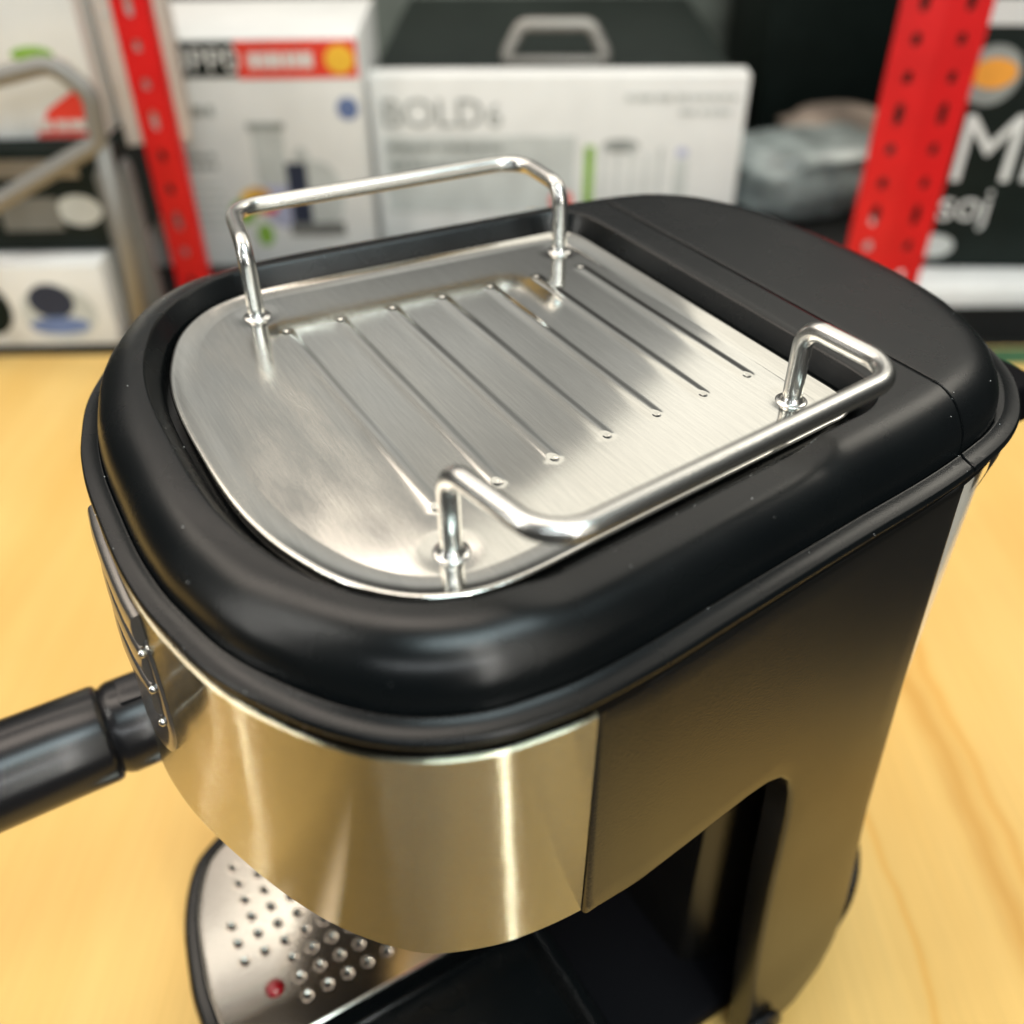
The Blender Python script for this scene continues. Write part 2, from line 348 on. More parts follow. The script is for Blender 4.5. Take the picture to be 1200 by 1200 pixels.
def cut_part(keep_front):
    bm = bmesh.new(); bv = [bm.verts.new(v_) for v_ in cv]
    for f in cf: bm.faces.new([bv[i] for i in f])
    yc = YS - .035 if keep_front else YS + .035
    r = bmesh.ops.bisect_plane(bm, geom=bm.verts[:] + bm.edges[:] + bm.faces[:], plane_co=(0, yc, 0), plane_no=(0, 1, 0), clear_outer=keep_front, clear_inner=not keep_front)
    for q_ in (.05, .3):
        bmesh.ops.bisect_plane(bm, geom=bm.verts[:] + bm.edges[:] + bm.faces[:], plane_co=(0, yc - (q_ if keep_front else -q_), 0), plane_no=(0, 1, 0))
    edges = [e_ for e_ in bm.edges if e_.is_boundary and all(abs(v_.co.y - yc) < 1e-4 for v_ in e_.verts)]
    s = 1 if keep_front else -1
    for dy, sc_, dz in ((.012, .9975, -.014), (.012, .996, -.03), (.0, .94, -.25)):
        g = bmesh.ops.extrude_edge_only(bm, edges=edges)['geom']
        edges = [x for x in g if isinstance(x, bmesh.types.BMEdge)]
        for v_ in [x for x in g if isinstance(x, bmesh.types.BMVert)]:
            v_.co.x *= sc_; v_.co.y += s * dy; v_.co.z += dz
    bmesh.ops.recalc_face_normals(bm, faces=bm.faces)
    bm.verts.index_update()
    out = [tuple(v_.co) for v_ in bm.verts], [tuple(v_.index for v_ in f.verts) for f in bm.faces]; bm.free(); return out
cover = child('top_cover', cut_part(True), M_BLACK, autos=50)
lid = child('tank_lid', cut_part(False), M_BLACK, autos=50)
# dark liner seen in the seam
ins = [at(polar(offset(LIP, o_)), z_) for o_, z_ in ((-.4, -1.0), (-.5, -.5), (-.75, -.02), (-1.15, .2))]
lv, lf = loft(ins, cap1=False)
lv = lv; gk = loft([at(polar(offset(LIP, -.17)), -.78), at(polar(offset(LIP, -.17)), -1.25)])
child('cover_gasket', gk, M_GAP)
liner = child('cover_liner', merge((lv, lf), rbox(-4.4, 4.4, 7.5, 8.6, -.3, .2, 0)), M_GAP)

rs = random.Random(11); dv = []; df = []
cand = [v_.co / U - Vector((0, 0, 17.3)) for v_ in cover.data.vertices if v_.normal.z > .25] + [v_.co / U - Vector((0, 0, 17.3)) for v_ in lid.data.vertices if v_.normal.z > .25]
for _ in range(70):
    c = rs.choice(cand) + Vector((rs.uniform(-.02, .02), rs.uniform(-.02, .02), .004)); r_ = rs.uniform(.006, .013); k = len(dv)
    dv += [(c.x + r_ * a, c.y + r_ * b_, c.z + r_ * d_) for a, b_, d_ in ((1, 0, 0), (-.6, .9, 0), (-.5, -.8, 0), (0, 0, .9))]
    df += [(k, k + 1, k + 3), (k + 1, k + 2, k + 3), (k + 2, k, k + 3)]
dust = child('dust_specks', (dv, df), P_WHITE, smooth=False); dust['kind'] = 'stuff'

# ------------------------------------------------------------------ cup tray
def halfw(cvv):
    ys = [p.y for p in cvv]
    def fn(y):
        best = 0; n = len(cvv)
        for i in range(n):
            a, b_ = cvv[i], cvv[(i + 1) % n]
            if (a.y - y) * (b_.y - y) <= 0 and a.y != b_.y:
                x = a.x + (b_.x - a.x) * (y - a.y) / (b_.y - a.y); best = max(best, x)
        return best
    return fn, min(ys), max(ys)
fl = offset(TRAYO, -.42); hw, y0, y1 = halfw(fl)
ribs = [(i * 1.005, 2.946 - .082 * i) for i in range(7)]
posts = [(3.86, -.245), (3.42, 6.12), (-3.86, -.245), (-3.42, 6.12)]
def height(x, y):
    z = 0
    for ry, rx in ribs:
        dy = abs(y - ry)
        if dy < .45:
            dx = max(0, abs(x) - rx); d = math.hypot(dy, dx)
            if d < .17: z += .0135 * (math.cos(d / .17 * math.pi) + 1) / 2
            de = math.hypot(dy, abs(x) - rx - .02)
            if de < .09: z -= .030 * (math.cos(de / .09 * math.pi) + 1) / 2
    for px, py in posts:
        d = math.hypot(x - px, y - py)
        if d < .5: z -= .022 * (math.cos(d / .5 * math.pi) + 1) / 2
    z += .005 * math.sin(x * .9 + .4) * math.cos(y * .7 + 1) + .0015 * math.sin(2.3 * x + 1.1 * y)
    return z
# rows follow the ribs closely
ysr = []; y = y0 + .004
while y < y1 - .004:
    ysr.append(y); near = min(abs(y - r[0]) for r in ribs); y += .018 if near < .18 else .07
ysr.append(y1 - .004)
NCOL = 241; vs = []; fs = []
us = [math.sin((k / (NCOL - 1) * 2 - 1) * math.pi / 2 * .86) / math.sin(math.pi / 2 * .86) for k in range(NCOL)]
for y in ysr:
    h_ = hw(y) + .03
    for u_ in us: vs.append((u_ * h_, y, height(u_ * h_, y)))
for j in range(len(ysr) - 1):
    for i in range(NCOL - 1):
        a = j * NCOL + i; fs.append((a, a + 1, a + 1 + NCOL, a + NCOL))
bord = []
fr_ = polar(offset(TRAYO, -.44)); bord.append([(x, y, height(x, y) - .003) for x, y in fr_])
for off, z in ((-.44, .0008), (-.38, .0035), (-.25, .016), (-.12, .038), (-.075, .05), (-.04, .055), (0, .04), (.015, .01), (.0, .0), (-.03, -.2)):
    pr = polar(offset(TRAYO, off))
    bord.append([(x, y, height(x, y) + (z if z is not None else 0) if off < -.1 else z) for x, y in pr])
tray = child('cup_tray', merge((vs, fs), loft(bord[1:])), M_TRAY)
fixn(tray)
# rails and their ferrules
for s in (1, -1):
    zt = 1.34
    pth = [(3.86 * s, -.245, -.2), (3.86 * s, -.245, zt), (5.72 * s, .10, zt), (5.17 * s, 6.22, zt), (3.42 * s, 6.12, zt), (3.42 * s, 6.12, -.2)]
    p_ = densify(fillet(pth, [.36, .62, .62, .36], 10), .3)
    rail = sub('cup_rail', tube(p_, .155, 18), M_CHROME, tray)
    if s > 0: rail['label'] = 'chrome cup rail on the near side of the tray'
    else: rail['label'] = 'chrome cup rail on the far side of the tray'
for px, py in posts:
    fz = -.045
    sub('ferrule', lathe([(.27, fz), (.262, fz + .03), (.235, fz + .05), (.205, fz + .052), (.185, fz + .075), (.168, fz + .12), (.15, fz + .14)], 28, c=(px, py, 0)), M_CHROME, tray)

# ------------------------------------------------------------------ steel front band
PBH = [(0, -4.40), (1.0, -4.29), (1.95, -4.04), (3.05, -3.63), (3.9, -3.24), (4.6, -2.82), (5.2, -2.33), (5.64, -1.83), (5.95, -1.15), (6.12, -.5), (6.22, .46), (6.2, 1.6), (6.05, 3.5), (5.8, 6), (5.55, 8.1), (3, 9.5), (0, 10)]
NP = 720; PT = polar(offset(LIP, -.03), NP); PBo = polar(sym(PBH), NP)
def pang(x, y): return math.atan2(y - CEN.y, x - CEN.x)
idx = [k for k in range(NP) if (PT[k][1] + PBo[k][1]) / 2 < .47]
ZT, ZB = -1.06, -5.97
rings = []
zs = [(ZT - .0, .10), (ZT, .03), (ZT - .02, .0)] + [(ZT + (ZB - ZT) * t / 10, 0) for t in range(1, 10)] + [(ZB + .02, 0), (ZB, .03), (ZB, .10)]
for z, d in zs:
    t = (z - ZT) / (ZB - ZT); r = []
    for k in idx:
        x = PT[k][0] * (1 - t) + PBo[k][0] * t; y = PT[k][1] * (1 - t) + PBo[k][1] * t
        v_ = Vector((x - CEN.x, y - CEN.y)); v_ *= 1 - d / v_.length; r.append((v_.x + CEN.x, v_.y + CEN.y, z))
    rings.append(r)
# fold the vertical ends inward
vf = loft(rings, False)
n = len(idx); V_, F_ = vf
for side, k in ((0, 0), (1, n - 1)):
    base = len(V_)
    for j in range(len(rings)):
        x, y, z = V_[j * n + k]; V_.append((x - .09 * (1 if x > 0 else -1), y + .01, z))
    for j in range(len(rings) - 1): F_.append((j * n + k, (j + 1) * n + k, base + j + 1, base + j))
band = child('front_band', (V_, F_), M_PANEL, autos=50); fixn(band)

# inner head body behind the band
inner = [at(polar(offset(LIP, -.3)), -.9), at(polar(offset(LIP, -.3)), -1.2), at(polar(offset(sym(PBH), -.22)), -5.88), at(polar(offset(sym(PBH), -.5)), -5.9)]
def clip_y(vf, ymax):
    v_, f = vf; return [(x, min(y, ymax), z) for x, y, z in v_], f
child('head_body', clip_y(loft(inner, cap1=True), 8.05), M_DARK)

# ------------------------------------------------------------------ side shells with the arch
def sidex(y):
    pts = [(-1, 6.15), (.46, 6.215), (1.5, 6.22), (2.6, 6.11), (3.9, 5.97), (5.4, 5.82), (7, 5.67), (8.2, 5.53), (9, 5.4)]
    for (a, xa), (b_, xb) in zip(pts, pts[1:]):
        if y <= b_: return xa + (xb - xa) * (y - a) / (b_ - a)
    return pts[-1][1]
def outx(y, z):
    tb = [(-1, 0), (-3.5, .06), (-6, .12), (-10, .25), (-14, .48), (-15.5, .62), (-17.2, .68)]
    for (a, xa), (b_, xb) in zip(tb, tb[1:]):
        if z >= b_: return sidex(y) + xa + (xb - xa) * (min(z, -1) - a) / (b_ - a)
    return sidex(y) + .68
poly = [(.475, -1.12), (8.16, -1.12), (8.38, -6.0), (8.6, -10), (8.8, -12.5), (8.92, -14.0), (8.75, -15.3), (8.35, -16.3), (7.5, -17.05), (5.9, -17.1), (5.7, -17.1), (5.6, -16.5), (5.46, -12), (5.42, -9), (5.38, -7.6), (5.28, -6.85), (5.10, -6.35), (4.82, -6.02), (4.45, -5.87), (4.0, -5.84), (.475, -5.97)]
def resample(poly, step):
    out = []; m_ = len(poly)
    for i in range(m_):
        a, b_ = Vector(poly[i]), Vector(poly[(i + 1) % m_]); k = max(1, int((b_ - a).length / step)); out += [a.lerp(b_, j / k) for j in range(k)]
    return out
pp = resample(poly, .22)
def inset(pp, d):
    n = len(pp); out = []
    for i, p in enumerate(pp):
        t = ((pp[(i + 1) % n] - p).normalized() + (p - pp[i - 1]).normalized()).normalized(); out.append(p + Vector((t.y, -t.x)) * d)   # clockwise outline: inward is (ty,-tx)
    return out
def inside(p, poly):
    c = False; n = len(poly)
    for i in range(n):
        a, b_ = poly[i], poly[i - 1]
        if (a[1] > p[1]) != (b_[1] > p[1]) and p[0] < (b_[0] - a[0]) * (p[1] - a[1]) / (b_[1] - a[1]) + a[0]: c = not c
    return c
# arch rounding grows near the arch corner
for s in (1, -1):
    layers = [inset(pp, .13), inset(pp, .06), inset(pp, .02), pp]
    xo = [0, -.012, -.045, -.11]
    inner_pts = [Vector((a * .42 + .6, -1.2 - b_ * .42)) for a in range(20) for b_ in range(39)]
    inner_pts = [p for p in inner_pts if inside(p, layers[0]) and min((p - q).length for q in layers[0]) > .16]
    nb = len(pp); allp = layers[0] + inner_pts
    res = delaunay_2d_cdt(allp, [(i, (i + 1) % nb) for i in range(nb)], [], 1, 1e-5)
    V2, F2 = res[0], res[2]
    vs = [(s * outx(p.x, p.y), p.x, p.y) for p in V2]; fs = [tuple(f) for f in F2]
    base = len(vs)
    for L_, dx in zip(layers, xo): vs += [(s * (outx(p.x, p.y) + dx), p.x, p.y) for p in L_]
    vs += [(s * (outx(p.x, p.y) - .62), p.x, p.y) for p in pp]
    for j in range(4):
        for i in range(nb):
            a = base + j * nb + i; b_ = base + j * nb + (i + 1) % nb; fs.append((a, b_, b_ + nb, a + nb))
    o = child('side_panel', (vs, fs), M_SIDE, autos=60)
    bm = bmesh.new(); bm.from_mesh(o.data); bmesh.ops.remove_doubles(bm, verts=bm.verts, dist=1e-6); bmesh.ops.recalc_face_normals(bm, faces=bm.faces)
    bm.to_mesh(o.data); bm.free(); o.data.polygons.foreach_set('use_smooth', [True] * len(o.data.polygons)); o.data.set_sharp_from_angle(angle=math.radians(60))

# ------------------------------------------------------------------ column between the shells
cp = [(5.3, 7.2), (4.62, 7.1), (4.5, 6.9), (4.44, 6.05), (4.38, 5.93), (4.15, 5.55), (4.05, 5.46), (3.85, 5.42), (3.2, 5.40), (0, 5.40)]
cp = cp + [(-x, y) for x, y in reversed(cp[:-1])] + [(-5.3, 8.1), (5.3, 8.1)]
child('rear_column', loft([at(cp, -5.6), at(cp, -16.9)], cap0=True, cap1=True), M_SIDE, autos=25)

# ------------------------------------------------------------------ water tank, its collar and foot
def back_curve(off, ymin=8.22):
    c = [p for p in offset(LIP, off) if p.y >= ymin]; c.sort(key=lambda p: math.atan2(p.y - 6, p.x)); return [(p.x, p.y) for p in c]
tk = [at(back_curve(-.26), -1.0), at(back_curve(-.26), -1.05), at(back_curve(-.27), -6), at(back_curve(-.30), -14.9)]
tk = [a for a in tk]
n_ = min(len(r) for r in tk); tk = [r[:n_] for r in tk]
outer = loft(tk, False)
tin = [[(x * .972, 8.3 + (y - 8.3) * .97, z) for x, y, z in r] for r in tk]
tv, tf = merge(outer, loft(tin, False))
o = child('water_tank', (tv, tf), M_TANK); 
col1 = [at(back_curve(-.10, 8.9), z_) for z_ in (-.9, -1.25)]; col1.append(at(back_curve(-.2, 8.9), -1.75)); n_ = min(len(r) for r in col1)
child('tank_collar', loft([r[:n_] for r in col1], False), M_BLACK)
child('back_plate', rbox(-5.0, 5.0, 8.08, 8.2, -15, -1.0, .03), M_DARK)
child('tank_handle', rbox(2.4, 3.75, 11.5, 12.9, -2.5, -1.55, .12), M_DARK)
ft = []
for o_, z_ in ((-.30, -15.0), (.18, -15.0), (.28, -15.07), (.32, -15.2), (.24, -16.2), (.0, -17.1)):
    c = sym([(0, 8.0), (3, 8.02), (5.2, 8.05), (5.62 , 8.5), (5.50, 9.2), (5.22, 9.8), (4.85, 10.35), (4.3, 10.9), (3.4, 11.4), (2.3, 11.75), (1.2, 11.92), (0, 11.97)])
    ft.append(at(polar(offset(c, o_), 160, Vector((0, 9.5))), z_))
child('tank_foot', loft(ft, cap0=True), M_BLACK, autos=40)
# ------------------------------------------------------------------ base, drip tray
DR = [(.3, -5.60), (1.6, -5.50), (2.9, -5.15), (4.0, -4.55), (4.9, -3.65), (5.45, -2.4), (5.65, -1), (5.7, .8), (5.7, 2.2), (5.0, 2.3), (2.5, 2.3), (0, 2.3), (-2.5, 2.3), (-5.0, 2.3), (-5.5, 2.2), (-5.5, .8), (-5.35, -1), (-4.95, -2.3), (-4.42, -3.2), (-4.0, -3.75), (-3.41, -4.60), (-2.18, -5.22), (-.67, -5.53)]
DR = catmull(DR, 10, True); DC = Vector((0, -1.2))
def dpol(off): return polar(offset(DR, off), 240, DC)
dt = [at(dpol(-.25), -17.1), at(dpol(-.1), -17.0), at(dpol(-.02), -14.4), at(dpol(0), -14.28), at(dpol(-.03), -14.16), at(dpol(-.09), -14.08), at(dpol(-.16), -14.05), at(dpol(-.33), -14.02), at(dpol(-.36), -14.05), at(dpol(-.38), -14.25), at(dpol(-.42), -14.9)]
drip = child('drip_tray', loft(dt, cap1=True), M_BLACK, autos=45)
# perforated plate: outline cut straight on the near side
inn = offset(DR, -.43); plate = []
for p in inn:
    if p.x <= 2.02: plate.append(Vector((p.x, p.y)))
k0 = max(range(len(plate)), key=lambda i: (plate[i] - plate[i - 1]).length)   # the jump where it was cut
plate = plate[k0:] + plate[:k0]
pa, pb = plate[-1], plate[0]
plate = plate + [pa.lerp(pb, j / 24) for j in range(1, 24)]
holes = []
for i in range(-1, 14):
    for j in range(13):
        x = 1.25 - .495 * i; y = -4.28 + .495 * j
        if x > 1.3: continue
        if y < -4.2 and not (-1.3 < x < -.1): continue
        if j == 1 and x > -.1: continue
        if y > 1.7: continue
        if not inside((x, y), offset(DR, -.75)): continue
        holes.append((x, y))
flo = (.70, -3.88)
NH = 12; pts = list(plate); segs = [(i, (i + 1) % len(plate)) for i in range(len(plate))]
for hx, hy, hr in [(a, b_, .15) for a, b_ in holes] + [(flo[0], flo[1], .235)]:
    b0 = len(pts); pts += [Vector((hx + hr * math.cos(2 * math.pi * k / NH), hy + hr * math.sin(2 * math.pi * k / NH))) for k in range(NH)]
    segs += [(b0 + k, b0 + (k + 1) % NH) for k in range(NH)]
res = delaunay_2d_cdt(pts, segs, [], 0, 1e-5); V2, F2 = res[0], res[2]
ZP = -14.0
fs = []
plist = [tuple(p) for p in plate]
for f in F2:
    c = sum((V2[i] for i in f), Vector((0, 0))) / 3
    if not inside(c, plist): continue
    if any((c - Vector(h)).length < .14 for h in holes) or (c - Vector(flo)).length < .22: continue
    fs.append(tuple(f))
vs = [(p.x, p.y, ZP) for p in V2]
parts = [(vs, fs)]
for hx, hy in holes: parts.append(lathe([(.15, 0), (.138, .004), (.12, 0), (.07, -.028), (.064, -.045)], NH, c=(hx, hy, ZP)))
parts.append(lathe([(.235, 0), (.215, -.02), (.21, -.25)], NH, c=(flo[0], flo[1], ZP)))
rim_path = [(x, y, ZP - .02) for x, y in plist] + [(plist[0][0], plist[0][1], ZP - .02)]
parts.append(tube(rim_path, .05, 8))
pl = sub('drip_plate', merge(*parts), M_PLATE, drip, autos=35); fixn(pl)
sub('level_float', lathe([(.2, -.3), (.2, -.02), (.185, .05), (.14, .10), (.07, .13), (.001, .14)], 24, c=(flo[0], flo[1], ZP)), M_RED, drip)
sub('tray_ridge', tube([(2.42, -4.8, -14.08), (2.40, -2, -14.08), (2.42, 2.2, -14.08)], .06, 8), M_BLACK, drip)
child('base_block', rbox(-5.4, 5.5, 2.25, 8.1, -17.15, -16.5, .12), M_DARK)

# ------------------------------------------------------------------ control plate on the front band
def bandp(x, z, d):        # point d in front of the steel band
    t = (z - ZT) / (ZB - ZT); a = None
    for k in idx:
        xx_ = PT[k][0] * (1 - t) + PBo[k][0] * t; yy_ = PT[k][1] * (1 - t) + PBo[k][1] * t
        if a is None or abs(xx_ - x) < a[0]: a = (abs(xx_ - x), xx_, yy_)
    return (x, a[2] - d, z)
rings = []
def sgp(c, e_): return math.copysign(abs(c) ** e_, c)
cxx, czz = 0.0, -3.02
ell = [(cxx + 1.62 * sgp(math.cos(a), .6), czz + 1.70 * sgp(math.sin(a), .6)) for a in [2 * math.pi * k / 96 for k in range(96)]]
for sc_, d in ((1, -.02), (1, .035), (.985, .055), (.9, .06), (.5, .06), (.02, .06)):
    rings.append([bandp(cxx + (x - cxx) * sc_, czz + (z - czz) * sc_, d) for x, z in ell])
ctrl = child('control_plate', loft(rings, cap1=True), M_CTRL, autos=50); fixn(ctrl)
for zc in (-1.62, -2.38, -3.12):
    pa_ = [bandp(x_, zc, .12) for x_ in (-1.5, -1.0, -.5, 0, .5, 1.0, 1.44)]
    vv = []; 
    for dz in (-.30, .30):
        vv += [(x_, y_ + .08, zc + dz * 1.0) for x_, y_, z_ in pa_] + [(x_, y_ - .05, zc + dz * .9) for x_, y_, z_ in pa_]
    bm = bmesh.new()
    secs = []
    for x_, y_, z_ in pa_:
        secs.append([(x_, y_ + .13 - .16 * max(0, math.cos(a)) ** .5, zc + .31 * math.sin(a)) for a in [math.pi * (k / 12 - .5) for k in range(13)]])
    bm.free()
    btn = sub('push_button', loft(secs, False, True, True), M_CTRL, ctrl, autos=50)
    bx_, by_, bz_ = bandp(1.47, zc - .38, .10)
    sub('button_stud', lathe([(.001, -.075), (.05, -.06), (.075, 0), (.05, .06), (.001, .075)], 14, 'z', (bx_, by_, bz_)), M_CHROME, ctrl)

# ------------------------------------------------------------------ steam knob low on the near side
child('steam_knob', merge(lathe([(.62, 0), (.66, .05), (.66, .16), (.60, .22), (.42, .26), (.38, .5), (.46, .55), (.46, .9), (.40, .97), (.001, 1.0)], 28, 'x', (6.42, 5.95, -16.3)),), M_HANDLE, autos=40)
for y_ in (-3.2, 3.5):
    for x_ in (-4, 4): child('foot', lathe([(.6, -17.3), (.6, -17.05), (.5, -17.0), (.001, -17.0)], 20, c=(x_, y_, 0)), M_DARK)

# ------------------------------------------------------------------ portafilter
pf = thing('portafilter', 'black round handle of the portafilter locked under the brewing head', 'portafilter', (-2.1, -4.3, -7.0))
def pfp(name, vf, m, **k): return mesh(name, vf[0], vf[1], m, pf, **k)
hy = [(0, .80, 1.0), (-.0, .80, .2)]
prof_h = [(.001, -11.9), (.6, -11.85), (.95, -11.5), (1.08, -10.8), (1.09, -9), (1.06, -6), (1.02, -3.5), (.99, -1.5), (.985, -.62), (.96, -.54), (.90, -.50), (.80, -.48)]
pfp('handle', lathe([(r, h) for r, h in prof_h], 48, 'y', (0, -.30, 0)), M_HANDLE, autos=50)
pfp('neck', merge(lathe([(.86, -.80), (.92, -.70), (.95, -.60), (.95, .5), (.80, 1.2), (.6, 3.2)], 40, 'y'), rbox(-.35, .35, -.45, .5, .80, .97, .05)), M_HANDLE, autos=40)
pfp('filter_cup', lathe([(1.9, .5), (2.0, .4), (2.0, -.6), (1.8, -.9), (1.5, -1.5), (.9, -1.7), (.001, -1.7)], 40, 'z', (1.6, 5.0, .1)), M_CHROME)

# ================================================================== table and the shelf row behind
def bgpos(r, f, z): return Vector((CAM.x, CAM.y, 0)) + FX * r + FY * f + Vector((0, 0, z))
def bthing(name, label, cat, r, f, z, rz=0, group=None): return thing(name, label, cat, bgpos(r, f, z), FA + rz, group)
def bmesh_(name, vf, m, parent, **k):
    return mesh(name, vf[0], vf[1], m, parent, **k)
tab = bthing('table', 'honey coloured wooden table under the espresso machine', 'table', 0, 0, -65)
tq = [(-48, .6), (12.6, .6), (31.0, 45.6), (-48, 45.6)]
def inq(d): return [(x + (d if x < 0 else -d), y + (d if y < 10 else -d)) for x, y in tq]
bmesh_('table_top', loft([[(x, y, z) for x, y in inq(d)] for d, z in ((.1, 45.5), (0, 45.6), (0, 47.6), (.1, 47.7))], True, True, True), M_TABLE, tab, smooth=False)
for x_, y_ in ((-45, 3.5), (9.5, 3.5), (-45, 42.5), (26.5, 42.5)):
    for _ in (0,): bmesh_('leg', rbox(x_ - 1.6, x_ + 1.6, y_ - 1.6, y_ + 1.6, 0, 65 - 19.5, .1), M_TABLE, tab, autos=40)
def struct(name, vf, m):
    o = mesh(name, vf[0], vf[1], m, None, smooth=False); o.location = bgpos(0, 0, 0) * U; o.rotation_euler = (0, 0, FA); o['kind'] = 'structure'; return o
struct('floor', ([(-260, -200, -65), (260, -200, -65), (260, 112, -65), (-260, 112, -65)], [(0, 1, 2, 3)]), P_FLOOR)
struct('back_wall', rbox(-260, 260, 110, 114, -65, 8, 0), P_WALL)

# shelving rack: red perforated uprights and a black board
rack = bthing('shelving_rack', 'shelving rack with red perforated steel uprights and a black shelf board', 'shelf', 0, 50, -65)
def strip(x0, yA, x1, yB, z0, z1, pitch, hole):
    """perforated flange between two vertical lines (x0,yA) and (x1,yB)"""
    vs = []; fs = []; n = int((z1 - z0) / pitch); dx, dy = x1 - x0, yB - yA; L = math.hypot(dx, dy)
    for k in range(n):
        za = z0 + k * pitch; zb = za + pitch; zc = (za + zb) / 2; b0 = len(vs)
        hh_ = hole * (1.5 if k % 3 == 0 else .8); hw_ = hole * .55 / L
        rect = [(0, za), (.5, za), (1, za), (1, zc), (1, zb), (.5, zb), (0, zb), (0, zc)]
        oc = [(.5 - hw_, zc - hh_ * .6), (.5, zc - hh_), (.5 + hw_, zc - hh_ * .6), (.5 + hw_, zc), (.5 + hw_, zc + hh_ * .6), (.5, zc + hh_), (.5 - hw_, zc + hh_ * .6), (.5 - hw_, zc)]
        for t, z in rect + oc: vs.append((x0 + dx * t, yA + dy * t, z))
        for i in range(8): fs.append((b0 + i, b0 + (i + 1) % 8, b0 + 8 + (i + 1) % 8, b0 + 8 + i))
    return vs, fs
def upright(xa, xm, xb, left):
    vf = merge(strip(xa, 0, xm, -.12, 0, 75, 1.75, .42), strip(xm, -.12, xb, 0.0, 0, 75, 1.75, .42)) if not left else merge(strip(xa, 0, xb, 0, 0, 75, 1.75, .36), strip(xb, 0, xb + .02, .5, 0, 75, 1.75, .1))
    o = bmesh_('upright', vf, P_RED, rack, smooth=False)
    md = o.modifiers.new('thickness', 'SOLIDIFY'); md.thickness = .14 * U; md.offset = 1; return o
upright(18.65, 20.85, 23.05, False)
upright(-18.75, 0, -17.1, True)
bmesh_('shelf_board', rbox(-60, 60, .6, 34, 65 - 18.0, 65 - 17.0, .05), P_SHELF, rack, smooth=False)
bmesh_('cross_beam', rbox(-60, 60, .2, .6, 65 - 19.6, 65 - 17.1, .05), P_SHELF, rack, smooth=False)

def bx(parent, x0, x1, y0, y1, z0, z1, m, name='carton', bev=.08): return bmesh_(name, rbox(x0, x1, y0, y1, z0, z1, bev), m, parent, autos=30)
def pr(parent, name, x0, x1, z0, z1, m, y=-.03, t=.02): return bmesh_(name, rbox(x0, x1, y - t, y + t, z0, z1, 0), m, parent, smooth=False)
def disc(parent, name, x, z, rx, rz_, m, y=-.04, n=24):
    vf = ([(x + rx * math.cos(2 * math.pi * k / n), y, z + rz_ * math.sin(2 * math.pi * k / n)) for k in range(n)] + [(x + rx * math.cos(2 * math.pi * k / n), y + .04, z + rz_ * math.sin(2 * math.pi * k / n)) for k in range(n)],
          [tuple(range(n))] + [(i, (i + 1) % n, n + (i + 1) % n, n + i) for i in range(n)])
    return bmesh_(name, vf, m, parent, smooth=False)
def text(parent, name, s, x, z, size, m, y=-.06, sx_=1.0):
    c = bpy.data.curves.new(name, 'FONT'); c.body = s; c.size = size * U; c.extrude = .01 * U
    t = bpy.data.objects.new(name + '_tmp', c); col.objects.link(t)
    dg = bpy.context.evaluated_depsgraph_get(); me = bpy.data.meshes.new_from_object(t.evaluated_get(dg)); bpy.data.objects.remove(t)
    me.materials.clear(); me.materials.append(m)
    for v_ in me.vertices: v_.co = Vector((x * U + v_.co.x * sx_, y * U - v_.co.z, z * U + v_.co.y))
    o = bpy.data.objects.new(name, me); col.objects.link(o); o.parent = parent; return o
def bars(parent, x0, x1, z, h, m, nrow=1, dz=.6, y=-.04, name='print_line'):
    for r_ in range(nrow):
        x = x0
        while x < x1 - .2:
            w_ = min(random.uniform(.4, 1.3), x1 - x); pr(parent, name, x, x + w_ * .82, z - r_ * dz, z - r_ * dz + h, m, y); x += w_

# carton with the red and black title strip; local origin at its front foot
A = bthing('food_processor_carton', 'white food processor carton with a red and black title strip, beside the left red upright', 'box', -14, 56, -16.9, .02)
bx(A, -8.2, 5.75, 0, 10.5, 0, 13.0, P_WHITE)
pr(A, 'title_strip', -6.3, -.9, 11.05, 12.9, P_BLACK); pr(A, 'title_strip', -.9, 5.7, 10.95, 12.9, P_REDINK)
text(A, 'title_letters', 'KUPP0', -6.0, 11.35, 1.75, P_WHITE, sx_=1.05)
bars(A, -.2, 3.4, 11.5, .8, P_WHITE, y=-.08, name='strip_letters'); disc(A, 'price_patch', 4.75, 11.9, .8, .75, P_YEL, -.08)
disc(A, 'round_seal', 4.9, 9.3, .62, .62, P_BLUE); bars(A, -5.4, -2.6, 9.0, .55, P_GREYINK); bars(A, -5.0, -3.0, 6.6, .3, P_GREYINK, 2, .6); bars(A, -5.2, -2.8, 5.0, .18, P_LGREY, 6, .5)
disc(A, 'printed_bowl', .55, 4.0, 1.5, 1.6, P_LILAC); pr(A, 'printed_jug', -.8, 1.0, 5.0, 8.3, P_LGREY); pr(A, 'printed_motor', .9, 2.1, 2.6, 6.3, P_NAVY, -.06); disc(A, 'printed_body', 2.7, 4.2, 1.4, 2.2, P_LGREY, -.045)
disc(A, 'printed_fruit', -1.0, 4.1, .9, .8, P_GOLD, -.07); disc(A, 'printed_salad', -2.0, 3.4, .75, .75, P_GREEN, -.08); disc(A, 'printed_salad', -.9, 2.0, .5, .7, P_GREEN, -.08)
disc(A, 'printed_jug_handle', 1.9, 6.3, .5, .9, P_LGREY, -.05); pr(A, 'printed_lid', -.95, 1.15, 8.2, 8.6, P_GREYINK, -.05); pr(A, 'printed_base', .7, 4.0, 1.9, 2.7, P_GREYC, -.065)
disc(A, 'printed_fruit', -.35, 3.7, .45, .4, P_REDINK, -.085); disc(A, 'printed_fruit', -1.6, 4.3, .4, .4, P_YEL, -.085); bars(A, -7.6, -5.6, 3.2, .16, P_LGREY, 9, .45); pr(A, 'barcode_patch', 4.0, 5.4, .4, 1.2, P_GREYINK)
